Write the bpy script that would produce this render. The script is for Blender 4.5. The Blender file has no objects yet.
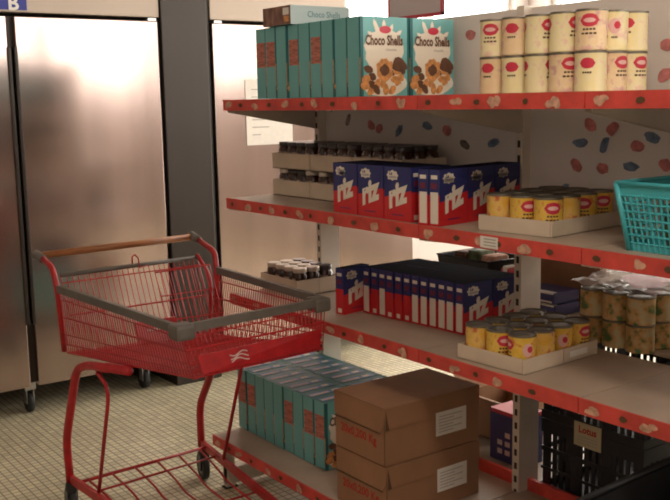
import bpy, bmesh, math, random
from mathutils import Vector, Matrix
random.seed(7)
scene = bpy.context.scene
COL = scene.collection
PI = math.pi

# ------------------------------------------------------------------ materials
MATS = {}
def principled(name, color, rough=0.5, metal=0.0, spec=0.5, noise=None, emis=None, alpha=None, trans=None):
    m = bpy.data.materials.new(name); m.use_nodes = True
    nt = m.node_tree; b = nt.nodes['Principled BSDF']
    b.inputs['Base Color'].default_value = (*color, 1)
    b.inputs['Roughness'].default_value = rough
    b.inputs['Metallic'].default_value = metal
    b.inputs['Specular IOR Level'].default_value = spec
    if noise:
        sc, amt, stretch = noise
        tc = nt.nodes.new('ShaderNodeTexCoord'); mp = nt.nodes.new('ShaderNodeMapping')
        mp.inputs['Scale'].default_value = stretch
        n = nt.nodes.new('ShaderNodeTexNoise'); n.inputs['Scale'].default_value = sc; n.inputs['Detail'].default_value = 5
        r = nt.nodes.new('ShaderNodeValToRGB')
        lo = tuple(max(0, c*(1-amt)) for c in color); hi = tuple(min(1, c*(1+amt)) for c in color)
        r.color_ramp.elements[0].position = .3; r.color_ramp.elements[1].position = .7
        r.color_ramp.elements[0].color = (*lo, 1); r.color_ramp.elements[1].color = (*hi, 1)
        nt.links.new(tc.outputs['Object'], mp.inputs['Vector']); nt.links.new(mp.outputs['Vector'], n.inputs['Vector'])
        nt.links.new(n.outputs['Fac'], r.inputs['Fac']); nt.links.new(r.outputs['Color'], b.inputs['Base Color'])
    if emis: b.inputs['Emission Color'].default_value = (*emis[0], 1); b.inputs['Emission Strength'].default_value = emis[1]
    if alpha is not None: b.inputs['Alpha'].default_value = alpha
    if trans is not None: b.inputs['Transmission Weight'].default_value = trans
    MATS[name] = m
    return m

U1 = (1, 1, 1)
steel = principled('brushed_steel', (.47, .37, .34), .34, .94, noise=(6, .10, (1, 1, .12)))
def brushed(m, lo, hi):
    nt = m.node_tree; b = nt.nodes['Principled BSDF']
    tc = nt.nodes.new('ShaderNodeTexCoord'); mp = nt.nodes.new('ShaderNodeMapping'); mp.inputs['Scale'].default_value = (1.2, 1, 1.6)
    n = nt.nodes.new('ShaderNodeTexNoise'); n.inputs['Scale'].default_value = 2.2; n.inputs['Detail'].default_value = 6; n.inputs['Distortion'].default_value = 1.2
    mr = nt.nodes.new('ShaderNodeMapRange'); mr.inputs['From Min'].default_value = .3; mr.inputs['From Max'].default_value = .7
    mr.inputs['To Min'].default_value = lo; mr.inputs['To Max'].default_value = hi
    nt.links.new(tc.outputs['Object'], mp.inputs['Vector']); nt.links.new(mp.outputs['Vector'], n.inputs['Vector'])
    nt.links.new(n.outputs['Fac'], mr.inputs['Value']); nt.links.new(mr.outputs['Result'], b.inputs['Roughness'])
steel.node_tree.nodes['Principled BSDF'].inputs['Roughness'].default_value = .17
dark_steel = principled('dark_steel', (.030, .022, .017), .40, .30, noise=(5, .12, (1, 1, .1)))
header_mat = principled('header_enamel', (.48, .40, .33), .5, .2)
wall_m = principled('painted_wall', (.62, .55, .51), .8, noise=(1.5, .05, U1))
ceil_m = principled('ceiling_white', (.55, .5, .46), .9, noise=(1.5, .03, U1))
red_m = principled('cart_red', (.42, .013, .018), .38, .0, noise=(30, .2, U1))
wire_red = principled('wire_red', (.45, .02, .025), .38)
grey_pl = principled('grey_plastic', (.13, .115, .10), .5, noise=(20, .12, U1))
wood_h = principled('copper_brown_handle', (.34, .13, .045), .42, noise=(25, .35, (.15, 1, 1)))
black_rub = principled('black_rubber', (.02, .02, .02), .6)
dark_pl = principled('black_plastic', (.012, .014, .018), .45)
chrome = principled('caster_zinc', (.5, .5, .5), .35, .9)
shelf_m = principled('shelf_beige', (.43, .335, .26), .45, .0, noise=(6, .12, U1))
upr_m = principled('upright_cream', (.64, .57, .49), .5, noise=(8, .08, U1))
slot_m = principled('slot_dark', (.03, .025, .02), .8)
fascia_m = principled('fascia_red', (.60, .065, .05), .5, noise=(14, .2, U1))
stick_m = principled('tape_residue', (.58, .33, .23), .8, noise=(60, .3, U1))
panel_m = principled('panel_grey_white', (.72, .67, .63), .7, noise=(3, .05, U1))
blob_r = principled('blob_red', (.56, .20, .19), .8, noise=(40, .3, U1))
blob_b = principled('blob_blue', (.17, .23, .33), .8, noise=(40, .4, U1))
blob_k = principled('blob_brown', (.24, .19, .17), .8, noise=(40, .4, U1))
card_m = principled('brown_cardboard', (.30, .155, .08), .85, noise=(10, .08, (1, 1, .4)))
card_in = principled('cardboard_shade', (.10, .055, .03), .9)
tray_m = principled('tray_cardboard', (.62, .52, .40), .85, noise=(12, .06, U1))
print_red = principled('print_red', (.42, .03, .015), .8)
paper = principled('white_paper', (.78, .74, .68), .8, noise=(30, .04, U1))
paper_txt = principled('grey_print', (.36, .33, .30), .8)
teal = principled('choco_teal', (.15, .42, .42), .5, noise=(8, .12, (1, 1, .3)))
teal_d = principled('choco_teal_dark', (.02, .13, .14), .5)
brick = principled('nutrition_red', (.42, .15, .11), .7, noise=(70, .5, (.3, .3, 2)))
cream = principled('splash_cream', (.80, .72, .60), .6)
choco = principled('choco_brown', (.12, .05, .025), .6, noise=(30, .3, U1))
gold = principled('shell_orange', (.60, .27, .09), .6, noise=(60, .35, U1))
blue_w = principled('lid_print_blue', (.10, .22, .42), .5)
rice_b = principled('rice_blue', (.022, .028, .14), .42)
rice_r = principled('rice_red', (.56, .02, .025), .42)
rice_w = principled('rice_white', (.74, .68, .58), .6)
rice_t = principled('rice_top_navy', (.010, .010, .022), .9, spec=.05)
jar_g = principled('chocolate_jar', (.05, .018, .010), .18, noise=(8, .3, U1))
jar_lb = principled('jar_label', (.35, .26, .20), .6, noise=(50, .3, U1))
lid_w = principled('lid_cream', (.62, .55, .46), .35, .2)
lid_b = principled('lid_black_and_unlit', (.06, .05, .05), .3, .3)
tin = principled('tin_lid', (.20, .18, .145), .45, .8)
turq = principled('turquoise_plastic', (.06, .42, .47), .4)
blue_s = principled('sign_blue', (.02, .03, .28), .5)
white_s = principled('sign_white', (.8, .78, .74), .6)
red_s = principled('sign_red', (.6, .05, .07), .5)
pink_in = principled('sign_pink', (.62, .50, .48), .6)
film = principled('shrink_film', (.8, .72, .70), .25, alpha=.55)
film_p = principled('shrink_film_pink', (.75, .18, .22), .3, alpha=.8)
green_g = principled('green_goods', (.10, .13, .05), .6, noise=(30, .5, U1))
purple = principled('box_navy_white', (.05, .05, .16), .5)

def can_mat(name, base, mid, dark, k):
    m = bpy.data.materials.new(name); m.use_nodes = True
    nt = m.node_tree; b = nt.nodes['Principled BSDF']; b.inputs['Roughness'].default_value = .4
    tc = nt.nodes.new('ShaderNodeTexCoord')
    n = nt.nodes.new('ShaderNodeTexNoise'); n.inputs['Scale'].default_value = k; n.inputs['Detail'].default_value = 3
    r = nt.nodes.new('ShaderNodeValToRGB'); r.color_ramp.elements[0].position = .36; r.color_ramp.elements[0].color = (*dark, 1)
    r.color_ramp.elements[1].position = .62; r.color_ramp.elements[1].color = (*base, 1)
    e = r.color_ramp.elements.new(.46); e.color = (*mid, 1)
    nt.links.new(tc.outputs['Object'], n.inputs['Vector']); nt.links.new(n.outputs['Fac'], r.inputs['Fac'])
    nt.links.new(r.outputs['Color'], b.inputs['Base Color'])
    return m
can_y = can_mat('can_yellow', (.74, .46, .05), (.78, .52, .10), (.62, .22, .03), 34)
can_o = can_mat('can_orange', (.74, .42, .05), (.76, .50, .14), (.55, .13, .05), 26)
can_v = can_mat('can_vegetable', (.58, .50, .28), (.60, .34, .12), (.10, .20, .06), 30)
can_glare = can_mat('can_glare_yellow', (.84, .72, .38), (.84, .74, .46), (.80, .56, .42), 34)  # label yellow lightened: lens glare over the top shelf put into the colour
can_glare_o = can_mat('can_glare_orange', (.80, .58, .34), (.80, .62, .38), (.66, .38, .34), 38)  # orange label with the same glare mixed into its colour
logo_red = principled('logo_red', (.55, .03, .06), .4)
logo_pink = principled('logo_pink', (.75, .45, .42), .5)
ink = principled('dark_print', (.10, .05, .02), .7)

def floor_mat():
    m = bpy.data.materials.new('mosaic_tile_floor'); m.use_nodes = True
    nt = m.node_tree; b = nt.nodes['Principled BSDF']
    tc = nt.nodes.new('ShaderNodeTexCoord')
    br = nt.nodes.new('ShaderNodeTexBrick'); br.offset = 0; br.squash = 1
    br.inputs['Scale'].default_value = 1; br.inputs['Brick Width'].default_value = .036; br.inputs['Row Height'].default_value = .036
    br.inputs['Mortar Size'].default_value = .0034; br.inputs['Mortar Smooth'].default_value = .4
    br.inputs['Color1'].default_value = (.78, .73, .51, 1); br.inputs['Color2'].default_value = (.60, .55, .39, 1)
    br.inputs['Mortar'].default_value = (.22, .19, .14, 1)
    n = nt.nodes.new('ShaderNodeTexNoise'); n.inputs['Scale'].default_value = 1.3; n.inputs['Detail'].default_value = 6
    mx = nt.nodes.new('ShaderNodeMix'); mx.data_type = 'RGBA'; mx.blend_type = 'MULTIPLY'
    r = nt.nodes.new('ShaderNodeValToRGB'); r.color_ramp.elements[0].color = (.72, .70, .66, 1); r.color_ramp.elements[1].color = (1, 1, 1, 1)
    r.color_ramp.elements[0].position = .3; r.color_ramp.elements[1].position = .65
    mx.inputs['Factor'].default_value = 1
    nt.links.new(tc.outputs['Object'], br.inputs['Vector']); nt.links.new(tc.outputs['Object'], n.inputs['Vector'])
    nt.links.new(n.outputs['Fac'], r.inputs['Fac']); nt.links.new(br.outputs['Color'], mx.inputs['A']); nt.links.new(r.outputs['Color'], mx.inputs['B'])
    nt.links.new(mx.outputs['Result'], b.inputs['Base Color'])
    bp = nt.nodes.new('ShaderNodeBump'); bp.inputs['Strength'].default_value = .25; bp.inputs['Distance'].default_value = .002; bp.invert = True
    nt.links.new(br.outputs['Fac'], bp.inputs['Height']); nt.links.new(bp.outputs['Normal'], b.inputs['Normal'])
    b.inputs['Roughness'].default_value = .42
    return m
floor_m = floor_mat()
def glass_mat():
    m = bpy.data.materials.new('window_glass'); m.use_nodes = True
    nt = m.node_tree; nt.nodes.clear()
    o = nt.nodes.new('ShaderNodeOutputMaterial'); mx = nt.nodes.new('ShaderNodeMixShader')
    t = nt.nodes.new('ShaderNodeBsdfTransparent'); g = nt.nodes.new('ShaderNodeBsdfGlossy'); g.inputs['Roughness'].default_value = .02
    mx.inputs[0].default_value = .06
    nt.links.new(t.outputs[0], mx.inputs[1]); nt.links.new(g.outputs[0], mx.inputs[2]); nt.links.new(mx.outputs[0], o.inputs[0])
    return m
glass_m = glass_mat()

# ------------------------------------------------------------------ mesh builder
class MB:
    def __init__(s): s.v = []; s.f = []; s.m = []; s.sm = []; s.mats = []
    def mi(s, mat):
        if mat not in s.mats: s.mats.append(mat)
        return s.mats.index(mat)
    def add(s, vs, fs, mat, smooth=False, M=None):
        o = len(s.v); k = s.mi(mat)
        for p in vs:
            p = Vector(p)
            s.v.append(M @ p if M else p)
        for f in fs: s.f.append([o+i for i in f]); s.m.append(k); s.sm.append(smooth)
        return s
    def box(s, x0, x1, y0, y1, z0, z1, mat, M=None, mats=None, bev=0.0):
        if bev > 0:
            bm = bmesh.new(); bmesh.ops.create_cube(bm, size=1)
            for v in bm.verts: v.co = Vector((x0+(v.co.x+.5)*(x1-x0), y0+(v.co.y+.5)*(y1-y0), z0+(v.co.z+.5)*(z1-z0)))
            bmesh.ops.bevel(bm, geom=list(bm.edges), offset=bev, segments=2, affect='EDGES', profile=.6)
            bm.verts.index_update()
            s.add([v.co.copy() for v in bm.verts], [[v.index for v in f.verts] for f in bm.faces], mat, False, M); bm.free(); return s
        vs = [(x0,y0,z0),(x1,y0,z0),(x1,y1,z0),(x0,y1,z0),(x0,y0,z1),(x1,y0,z1),(x1,y1,z1),(x0,y1,z1)]
        # faces: bottom, top, -y, +x, +y, -x
        fs = [(0,3,2,1),(4,5,6,7),(0,1,5,4),(1,2,6,5),(2,3,7,6),(3,0,4,7)]
        if mats is None: s.add(vs, fs, mat, False, M)
        else:
            for f, mm in zip(fs, mats): s.add(vs, [f], mm, False, M)
        return s
    def tube(s, pts, r, mat, n=8, closed=False, cap=True, sq=None):
        pts = [Vector(p) for p in pts]; N = len(pts)
        rings = []; up = None
        for i, p in enumerate(pts):
            a = pts[(i-1) % N] if (closed or i > 0) else p
            b = pts[(i+1) % N] if (closed or i < N-1) else p
            d1 = (p-a); d2 = (b-p)
            d = (d1.normalized() if d1.length > 1e-9 else Vector()) + (d2.normalized() if d2.length > 1e-9 else Vector())
            d.normalize()
            if up is None:
                up = Vector((0,0,1)) if abs(d.z) < .9 else Vector((0,1,0))
            u = (up - d*up.dot(d))
            if u.length < 1e-4: u = Vector((1,0,0)) - d*d.x
            u.normalize(); w = d.cross(u); up = u
            rr = r[i] if isinstance(r, (list, tuple)) else r
            if sq: rings.append([p + u*(sq[1]*cu) + w*(sq[0]*cw) for cu, cw in ((1,1),(1,-1),(-1,-1),(-1,1))])
            else: rings.append([p + (u*math.cos(2*PI*k/n) + w*math.sin(2*PI*k/n))*rr for k in range(n)])
        nn = 4 if sq else n
        vs = [q for rg in rings for q in rg]; fs = []
        for i in range(N if closed else N-1):
            j = (i+1) % N
            for k in range(nn):
                k2 = (k+1) % nn
                fs.append((i*nn+k, i*nn+k2, j*nn+k2, j*nn+k))
        if cap and not closed:
            fs.append(tuple(range(nn))[::-1]); fs.append(tuple((N-1)*nn+k for k in range(nn)))
        s.add(vs, fs, mat, not sq and n > 5)
        return s
    def lathe(s, prof, mat, n=20, c=(0,0,0), M=None, cap0=True, cap1=True):
        vs = []; fs = []
        for r, z in prof:
            for k in range(n): vs.append((c[0]+r*math.cos(2*PI*k/n), c[1]+r*math.sin(2*PI*k/n), c[2]+z))
        for i in range(len(prof)-1):
            for k in range(n):
                k2 = (k+1) % n; fs.append((i*n+k, i*n+k2, (i+1)*n+k2, (i+1)*n+k))
        s.add(vs, fs, mat, True, M)
        cf = []
        if cap0: cf.append(tuple(range(n))[::-1])
        if cap1: cf.append(tuple((len(prof)-1)*n+k for k in range(n)))
        if cf: s.add(vs, cf, mat, False, M)
        return s
    def poly(s, pts, mat, M=None): return s.add(pts, [tuple(range(len(pts)))], mat, False, M)
    def ell(s, c, u, w, a, b, mat, n=14, jag=0, seed=0, spikes=0):
        """flat ellipse / splat around c spanned by unit vectors u, w"""
        rnd = random.Random(seed); c = Vector(c); u = Vector(u); w = Vector(w); pts = []
        for k in range(n):
            t = 2*PI*k/n; q = 1 + rnd.uniform(-jag, jag)
            if spikes and k % 2: q *= spikes
            pts.append(c + u*(a*q*math.cos(t)) + w*(b*q*math.sin(t)))
        s.add([c]+pts, [(0, k+1, (k+1) % n+1) for k in range(n)], mat); return s
    def text(s, txt, size, mat, M, bold=0.0, shear=0.0, align='CENTER', width=None):
        cu = bpy.data.curves.new('tmp', 'FONT'); cu.body = txt; cu.size = size; cu.offset = bold; cu.shear = shear
        cu.align_x = align; cu.align_y = 'CENTER'; cu.resolution_u = 2
        ob = bpy.data.objects.new('tmp', cu); COL.objects.link(ob)
        dg = bpy.context.evaluated_depsgraph_get(); me = bpy.data.meshes.new_from_object(ob.evaluated_get(dg))
        vs = [v.co.copy() for v in me.vertices]
        if width and vs:
            x0 = min(v.x for v in vs); x1 = max(v.x for v in vs); k = width/(x1-x0); cx = (x0+x1)/2
            vs = [Vector(((v.x-cx)*k, v.y, v.z)) for v in vs]
        s.add(vs, [tuple(p.vertices) for p in me.polygons], mat, False, M)
        bpy.data.objects.remove(ob); bpy.data.curves.remove(cu); bpy.data.meshes.remove(me)
        return s
    def build(s, name, parent=None, loc=None, rot=0.0):
        me = bpy.data.meshes.new(name); me.from_pydata([tuple(v) for v in s.v], [], s.f)
        for m in s.mats: me.materials.append(m)
        me.polygons.foreach_set('material_index', s.m); me.polygons.foreach_set('use_smooth', s.sm); me.update()
        o = bpy.data.objects.new(name, me); COL.objects.link(o)
        if parent: o.parent = parent
        if loc: o.location = loc
        if rot: o.rotation_euler.z = rot
        return o

def faceM(origin, right, up):
    """matrix mapping text xy plane to a face: x->right, y->up"""
    r = Vector(right).normalized(); u = Vector(up).normalized(); n = r.cross(u)
    M = Matrix((( r.x, u.x, n.x, origin[0]), (r.y, u.y, n.y, origin[1]), (r.z, u.z, n.z, origin[2]), (0,0,0,1)))
    return M
def thing(name, label, cat, loc=(0,0,0), rot=0.0, group=None):
    o = bpy.data.objects.new(name, None); COL.objects.link(o); o.location = loc; o.rotation_euler.z = rot
    o.empty_display_size = .05
    o['label'] = label; o['category'] = cat
    if group: o['group'] = group
    return o
def tag(o, label, cat, group=None):
    o['label'] = label; o['category'] = cat
    if group: o['group'] = group
    return o
def struct(o): o['kind'] = 'structure'; return o
def dup(root, loc, rot=0.0, label=None, group=None):
    r = root.copy(); COL.objects.link(r); r.location = loc; r.rotation_euler = (0, 0, rot)
    if label: r['label'] = label
    if group: r['group'] = group
    for ch in list(root.children):
        c = ch.copy(); COL.objects.link(c); c.parent = r
        for g in list(ch.children):
            d = g.copy(); COL.objects.link(d); d.parent = c
    return r

# ------------------------------------------------------------------ camera
f_px, yaw, pit, rol = 954.18, .6277275, .1553827, -.0189324
EYE = 1.65
F = Vector((math.sin(yaw)*math.cos(pit), math.cos(yaw)*math.cos(pit), -math.sin(pit)))
R = Vector((math.cos(yaw), -math.sin(yaw), 0)); U = R.cross(F)
R2 = R*math.cos(rol) + U*math.sin(rol); U2 = -R*math.sin(rol) + U*math.cos(rol)
cd = bpy.data.cameras.new('camera'); cam = bpy.data.objects.new('camera', cd); COL.objects.link(cam)
cam.matrix_world = Matrix(((R2.x, U2.x, -F.x, 0), (R2.y, U2.y, -F.y, 0), (R2.z, U2.z, -F.z, EYE), (0,0,0,1)))
cd.sensor_width = 36; cd.lens = f_px/670*36; cd.clip_start = .05; cd.clip_end = 100
scene.camera = cam

# ------------------------------------------------------------------ room
XW, XE, YS, YN, ZC = -2.6, 6.3, -3.0, 5.8, 3.8
struct(MB().box(XW-.2, XE+.2, YS-.2, YN+.2, -.1, 0, floor_m).build('floor'))
struct(MB().box(XW-.2, XE+.2, YS-.2, YN+.2, ZC, ZC+.1, ceil_m).build('ceiling'))
struct(MB().box(XW-.2, XW, YS, YN, 0, ZC, wall_m).build('wall_west'))
def wall_with_holes(name, axis, pos, a0, a1, holes):
    mb = MB()
    def b(p, q, zz0, zz1):
        if q-p < 1e-3 or zz1-zz0 < 1e-3: return
        if axis == 'x': mb.box(pos[0], pos[1], p, q, zz0, zz1, wall_m)
        else: mb.box(p, q, pos[0], pos[1], zz0, zz1, wall_m)
    cur = a0
    for h0, h1, z0, z1 in sorted(holes):
        b(cur, h0, 0, ZC); b(h0, h1, 0, z0); b(h0, h1, z1, ZC); cur = h1
    b(cur, a1, 0, ZC)
    return struct(mb.build(name))
WALLS = [('wall_east', 'x', (XE, XE+.2), YS, YN, [(-2.8, 2.2, 1.9, 3.6), (2.5, 5.6, .35, 3.6)]),
         ('wall_north', 'y', (YN, YN+.2), XW-.2, XE+.2, [(4.35, 6.15, 1.9, 3.6)]),
         ('wall_south', 'y', (YS-.2, YS), XW-.2, XE+.2, [(2.2, 6.15, 1.85, 3.7)])]
wn = 0
for nm, ax, pos, a0, a1, holes in WALLS:
    wall_with_holes(nm, ax, pos, a0, a1, holes)
    for h0, h1, z0, z1 in holes:
        wn += 1
        w = struct(bpy.data.objects.new('window_%d' % wn, None)); COL.objects.link(w)
        fr = MB(); n = max(2, round((h1-h0)/1.2)); c = (pos[0]+pos[1])/2
        def fb(p, q, zz0, zz1, mb=fr, t=.03, mat=white_s):
            if ax == 'x': mb.box(c-t, c+t, p, q, zz0, zz1, mat)
            else: mb.box(p, q, c-t, c+t, zz0, zz1, mat)
        fb(h0, h1, z0, z0+.06); fb(h0, h1, z1-.06, z1)
        for k in range(n+1):
            p = h0+.03+(h1-h0-.06)*k/n; fb(p-.03, p+.03, z0, z1)
        fr.build('window_frame', w)
        g = MB(); fb(h0, h1, z0, z1, g, .003, glass_m); g.build('glass', w)
        ld = bpy.data.lights.new('daylight_portal', 'AREA'); ld.shape = 'RECTANGLE'
        ld.size = h1-h0; ld.size_y = z1-z0; ld.cycles.is_portal = True
        lo = bpy.data.objects.new('daylight_portal', ld); COL.objects.link(lo)
        mid = ((h0+h1)/2, (z0+z1)/2)
        if ax == 'x': lo.location = (pos[0]+.02, mid[0], mid[1]); lo.rotation_euler = (PI/2, 0, PI/2)
        elif nm == 'wall_north': lo.location = (mid[0], pos[0]+.02, mid[1]); lo.rotation_euler = (-PI/2, 0, 0)
        else: lo.location = (mid[0], pos[1]-.02, mid[1]); lo.rotation_euler = (PI/2, 0, 0)

# added fill: warm tube lamps out of view above the aisle
lampb = thing('fill_tube_lamp', 'added unseen tube lamp giving fill light above the aisle', 'lamp', (.3, 1.2, ZC))
MB().box(-.09, .09, -.65, .65, -.06, 0, white_s, bev=.008).build('housing', lampb)
emi = principled('fill_tube', (1, .9, .8), .5, emis=((1, .82, .66), 9))
MB().tube([(0, -.6, -.08), (0, .6, -.08)], .018, emi, 10).build('tube', lampb)

# ------------------------------------------------------------------ world
w = bpy.data.worlds.new('World'); scene.world = w; w.use_nodes = True
bg = w.node_tree.nodes['Background']; bg.inputs[0].default_value = (1, .93, .84, 1); bg.inputs[1].default_value = 10.0

def area(name, loc, tgt, sx, sy, power, color):
    ld = bpy.data.lights.new(name, 'AREA'); ld.shape = 'RECTANGLE'; ld.size = sx; ld.size_y = sy; ld.energy = power; ld.color = color
    o = bpy.data.objects.new(name, ld); COL.objects.link(o); o.location = loc
    o.rotation_euler = (Vector(tgt)-Vector(loc)).to_track_quat('-Z', 'Y').to_euler(); return o
lamp2 = dup(lampb, (1.25, .9, ZC), 0, 'added unseen tube lamp giving fill light before the yellow cans')
area('shelf_fill', (1.1, .7, 2.85), (2.1, 1.8, 1.8), .5, .3, 20, (1, .86, .72))  # added area light without a fixture, brightens the top shelf goods
area('room_fill', (-.8, -1.2, 2.75), (2.2, 2.4, .9), 1.6, 1.0, 13, (1, .80, .64))  # added area light behind the camera, fills the dim aisle side

# ------------------------------------------------------------------ refrigerators
def refrigerator(x0, x1, label, header_x1, sign):
    yf = 4.976; t = thing('refrigerator', label, 'refrigerator', (x0, yf, 0), group='stainless steel refrigerators')
    W = x1-x0; dpt = .74; h = W/2
    MB().box(0, W, .045, dpt, .17, 2.11, dark_steel, bev=.006).build('body', t)
    for k in (0, 1):
        a = k*h + (.012 if k == 0 else .022); b = (k+1)*h - (.022 if k == 0 else .012)
        d = MB().box(a, b, 0, .045, .16, 2.105, steel, bev=.005).build('door', t)
        hx = b-.004 if k == 0 else a-.014
        MB().box(hx, hx+.018, -.012, .02, .5, 1.95, dark_steel, bev=.004).build('handle', d)
        hg = MB().box(b-.06 if k else a+.01, b-.01 if k else a+.06, -.006, .03, 2.105, 2.12, chrome).build('hinge', d)
    hd = MB().box(0, header_x1-x0, .0, dpt, 2.125, 2.46, header_mat, bev=.004).build('header_panel', t)
    if sign:
        sg = MB().box(.0, .92, -.006, 0, 2.135, 2.30, blue_s)
        for px in (.77,): sg.text('B', .10, white_s, faceM((px+.08, -.008, 2.165), (1, 0, 0), (0, 0, 1)), bold=.003)
        sg.build('sign', t)['label'] = 'blue sign with a white letter'
    for cx in (.16, W/2-.01, W-.16):
        for cy in (.08, dpt-.1):
            c = MB().box(cx-.03, cx+.03, cy-.03, cy+.03, .13, .17, chrome)
            c.box(cx-.022, cx-.017, cy-.02, cy+.03, .05, .13, chrome).box(cx+.017, cx+.022, cy-.02, cy+.03, .05, .13, chrome)
            c = c.build('caster', t)
            M = Matrix.Translation((cx, cy+.01, .055)) @ Matrix.Rotation(PI/2, 4, 'Y')
            MB().lathe([(.02, -.014), (.055, -.014), (.055, .014), (.02, .014)], black_rub, 18, M=M).build('wheel', c)
    return t
refrigerator(.77, 2.43, 'stainless steel two-door refrigerator on casters behind the red cart', 2.43, True)
refrigerator(2.752, 4.29, 'stainless steel refrigerator with white paper on its door beyond the shelving', 3.72, False)
cl = thing('utility_column', 'dark grey steel column panel standing between the two refrigerators', 'column', (2.575, 4.976, 0))
MB().box(-.14, .150, -.012, .7, 0, 3.79, dark_steel, bev=.006).build('casing', cl)
MB().box(.1505, .165, .0, .7, 0, 3.79, slot_m).build('edge_gap', cl)
pp = MB().box(0, .33, -.0015, 0, 0, .39, paper)
for k in range(7): pp.box(.04, .10+.03*(k % 3), -.002, -.0015, .33-.045*k, .335-.045*k, paper_txt)
tag(pp.build('paper_notice', loc=(2.97, 4.973, 1.392)), 'white paper sheet taped to the right refrigerator door', 'paper')
rs = MB().box(0, .05, -.002, 0, 0, .035, red_s).box(.004, .046, -.0025, -.002, .02, .024, white_s).box(.004, .036, -.0025, -.002, .01, .014, white_s)
tag(rs.build('red_sticker', loc=(2.85, 4.973, 1.62)), 'small red sticker on the right refrigerator door edge', 'sticker')

# ------------------------------------------------------------------ gondola shelving
XF, XB, XC = 1.98, 2.43, 2.48
YL, YJ1, YJ2, YR = 3.49, 2.27, 1.62, .37
SZ = [1.659, 1.254, .847]; SB = .245
gon = thing('shelving_unit', 'long beige metal shelving with red shelf edge strips, loaded with groceries', 'shelving', (XC, 0, 0))
def gpart(mb, name): o = mb.build(name, gon); o.location = (-XC, 0, 0); return o
for y in (YL-.02, YJ1, YJ2, YR+.02):
    m = MB().box(XB, XC+.05, y-.016, y+.016, 0, 1.95, upr_m)
    z = .08
    while z < 1.9:
        m.box(XB-.0012, XB, y-.006, y+.006, z, z+.024, slot_m); z += .05
    gpart(m, 'upright')
    gpart(MB().box(1.91, 3.05, y-.02, y+.02, .02, .09, upr_m), 'foot_rail')
    for fx in (1.93, 3.0):
        gpart(MB().box(fx-.02, fx+.02, y-.014, y+.014, .0, .17, upr_m).box(fx-.03, fx+.03, y-.02, y+.02, 0, .006, slot_m), 'leg')
# pattern panel
pm = MB().box(XC-.012, XC+.012, YR+.03, YL-.03, 1.215, 1.945, panel_m)
blobs = [(1.999,1.558,1),(1.913,1.547,1),(2.038,1.5,0),(1.943,1.496,0),(1.821,1.496,1),(1.767,1.522,0),(2.052,1.427,1),(1.948,1.421,1),(1.841,1.432,0),(1.718,1.442,1),(1.776,1.575,1),(2.67,1.53,1),(2.427,1.491,0),(2.573,1.48,2),(2.78,1.547,0),(2.95,1.526,0),(3.075,1.532,1),(3.128,1.545,1),(3.286,1.567,2),(2.545,1.873,1),(1.729,1.706,1),(1.726,1.792,1),(1.736,1.368,1),(2.105,1.344,0)]
rb = random.Random(3)
def seen(y, z): return (z > 1.36 and z < 1.6 and 1.65 < y < 3.4)
for _ in range(150):
    y, z = rb.uniform(YR+.08, YL-.08), rb.uniform(1.28, 1.9)
    if seen(y, z) or any(abs(y-b[0]) < .07 and abs(z-b[1]) < .07 for b in blobs): continue
    blobs.append((y, z, rb.choice((0, 1, 1, 0, 2))))
for i, (y, z, c) in enumerate(blobs):
    a = rb.uniform(-.9, .9) + (0 if c == 1 else -.5); u = Vector((0, math.cos(a), math.sin(a))); v_ = Vector((0, -math.sin(a), math.cos(a)))
    for sx in (-1, 1):
        pm.ell((XC+sx*.0135, y, z), u, v_, .026 if c == 1 else .030, .019 if c == 1 else .015, [blob_b, blob_r, blob_k][c], 12, .14, i)
gpart(pm, 'back_panel')
def fascia(mb, x, y0, y1, z1, h, seed, s=-1):
    mb.box(min(x, x+s*.006), max(x, x+s*.006), y0+.002, y1-.002, z1-h, z1+.002, fascia_m)
    r = random.Random(seed); y = y1 - .05; k = seed % 2; n = 0
    while y > y0+.05:
        zc = z1-h/2
        if k % 2 == 0:
            for q in range(4):
                n += 1
                mb.ell((x+s*(.0068+.0002*n), y+r.uniform(-.016, .016), zc+r.uniform(-.008, .006)), (0,1,0), (0,0,1), r.uniform(.009, .018), h*r.uniform(.18, .34), stick_m, 11, .16, r.random())
        else:
            n += 1
            mb.ell((x+s*(.0068+.0002*n), y, zc), (0,1,0), (0,0,1), r.uniform(.010, .016), h*.20, ink, 11, .12, r.random())
        y -= r.uniform(.075, .14); k += 1
    return mb
def shelf(y0, y1, z, x0, x1, fz=.042, seed=0, back=False):
    """deck with rolled edges, ribs and side lips"""
    m = MB().box(min(x0, x1), max(x0, x1), y0+.002, y1-.002, z-.012, z, shelf_m)
    a, b = min(x0, x1), max(x0, x1)
    m.box(a, b, y0+.002, y0+.005, z-.035, z-.012, shelf_m).box(a, b, y1-.005, y1-.002, z-.035, z-.012, shelf_m)
    m.box(a+.15, a+.18, y0+.01, y1-.01, z-.03, z-.012, shelf_m)
    sh = gpart(m, 'shelf_board')
    f_ = fascia(MB(), x0, y0, y1, z, fz, seed, -1 if x0 < x1 else 1)
    fo = f_.build('price_strip', sh)
    for y in (y0+.012, y1-.012):
        s_ = -1 if x0 < x1 else 1
        xb = XB if x0 < x1 else XC+.05
        b_ = MB(); t = .0015
        pts = [(x0-s_*.01, z-.036), (x0-s_*.01, z-.05), (xb, z-.13), (xb, z-.036)]
        vs = [(p[0], y-t, p[1]) for p in pts]+[(p[0], y+t, p[1]) for p in pts]
        b_.add(vs, [(0,1,2,3), (7,6,5,4), (0,4,5,1), (1,5,6,2), (2,6,7,3), (3,7,4,0)], upr_m)
        b_.build('bracket', sh)
    return sh
bays = [(YJ1, YL), (YJ2, YJ1), (YR, YJ2)]
sd = 0
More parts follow.
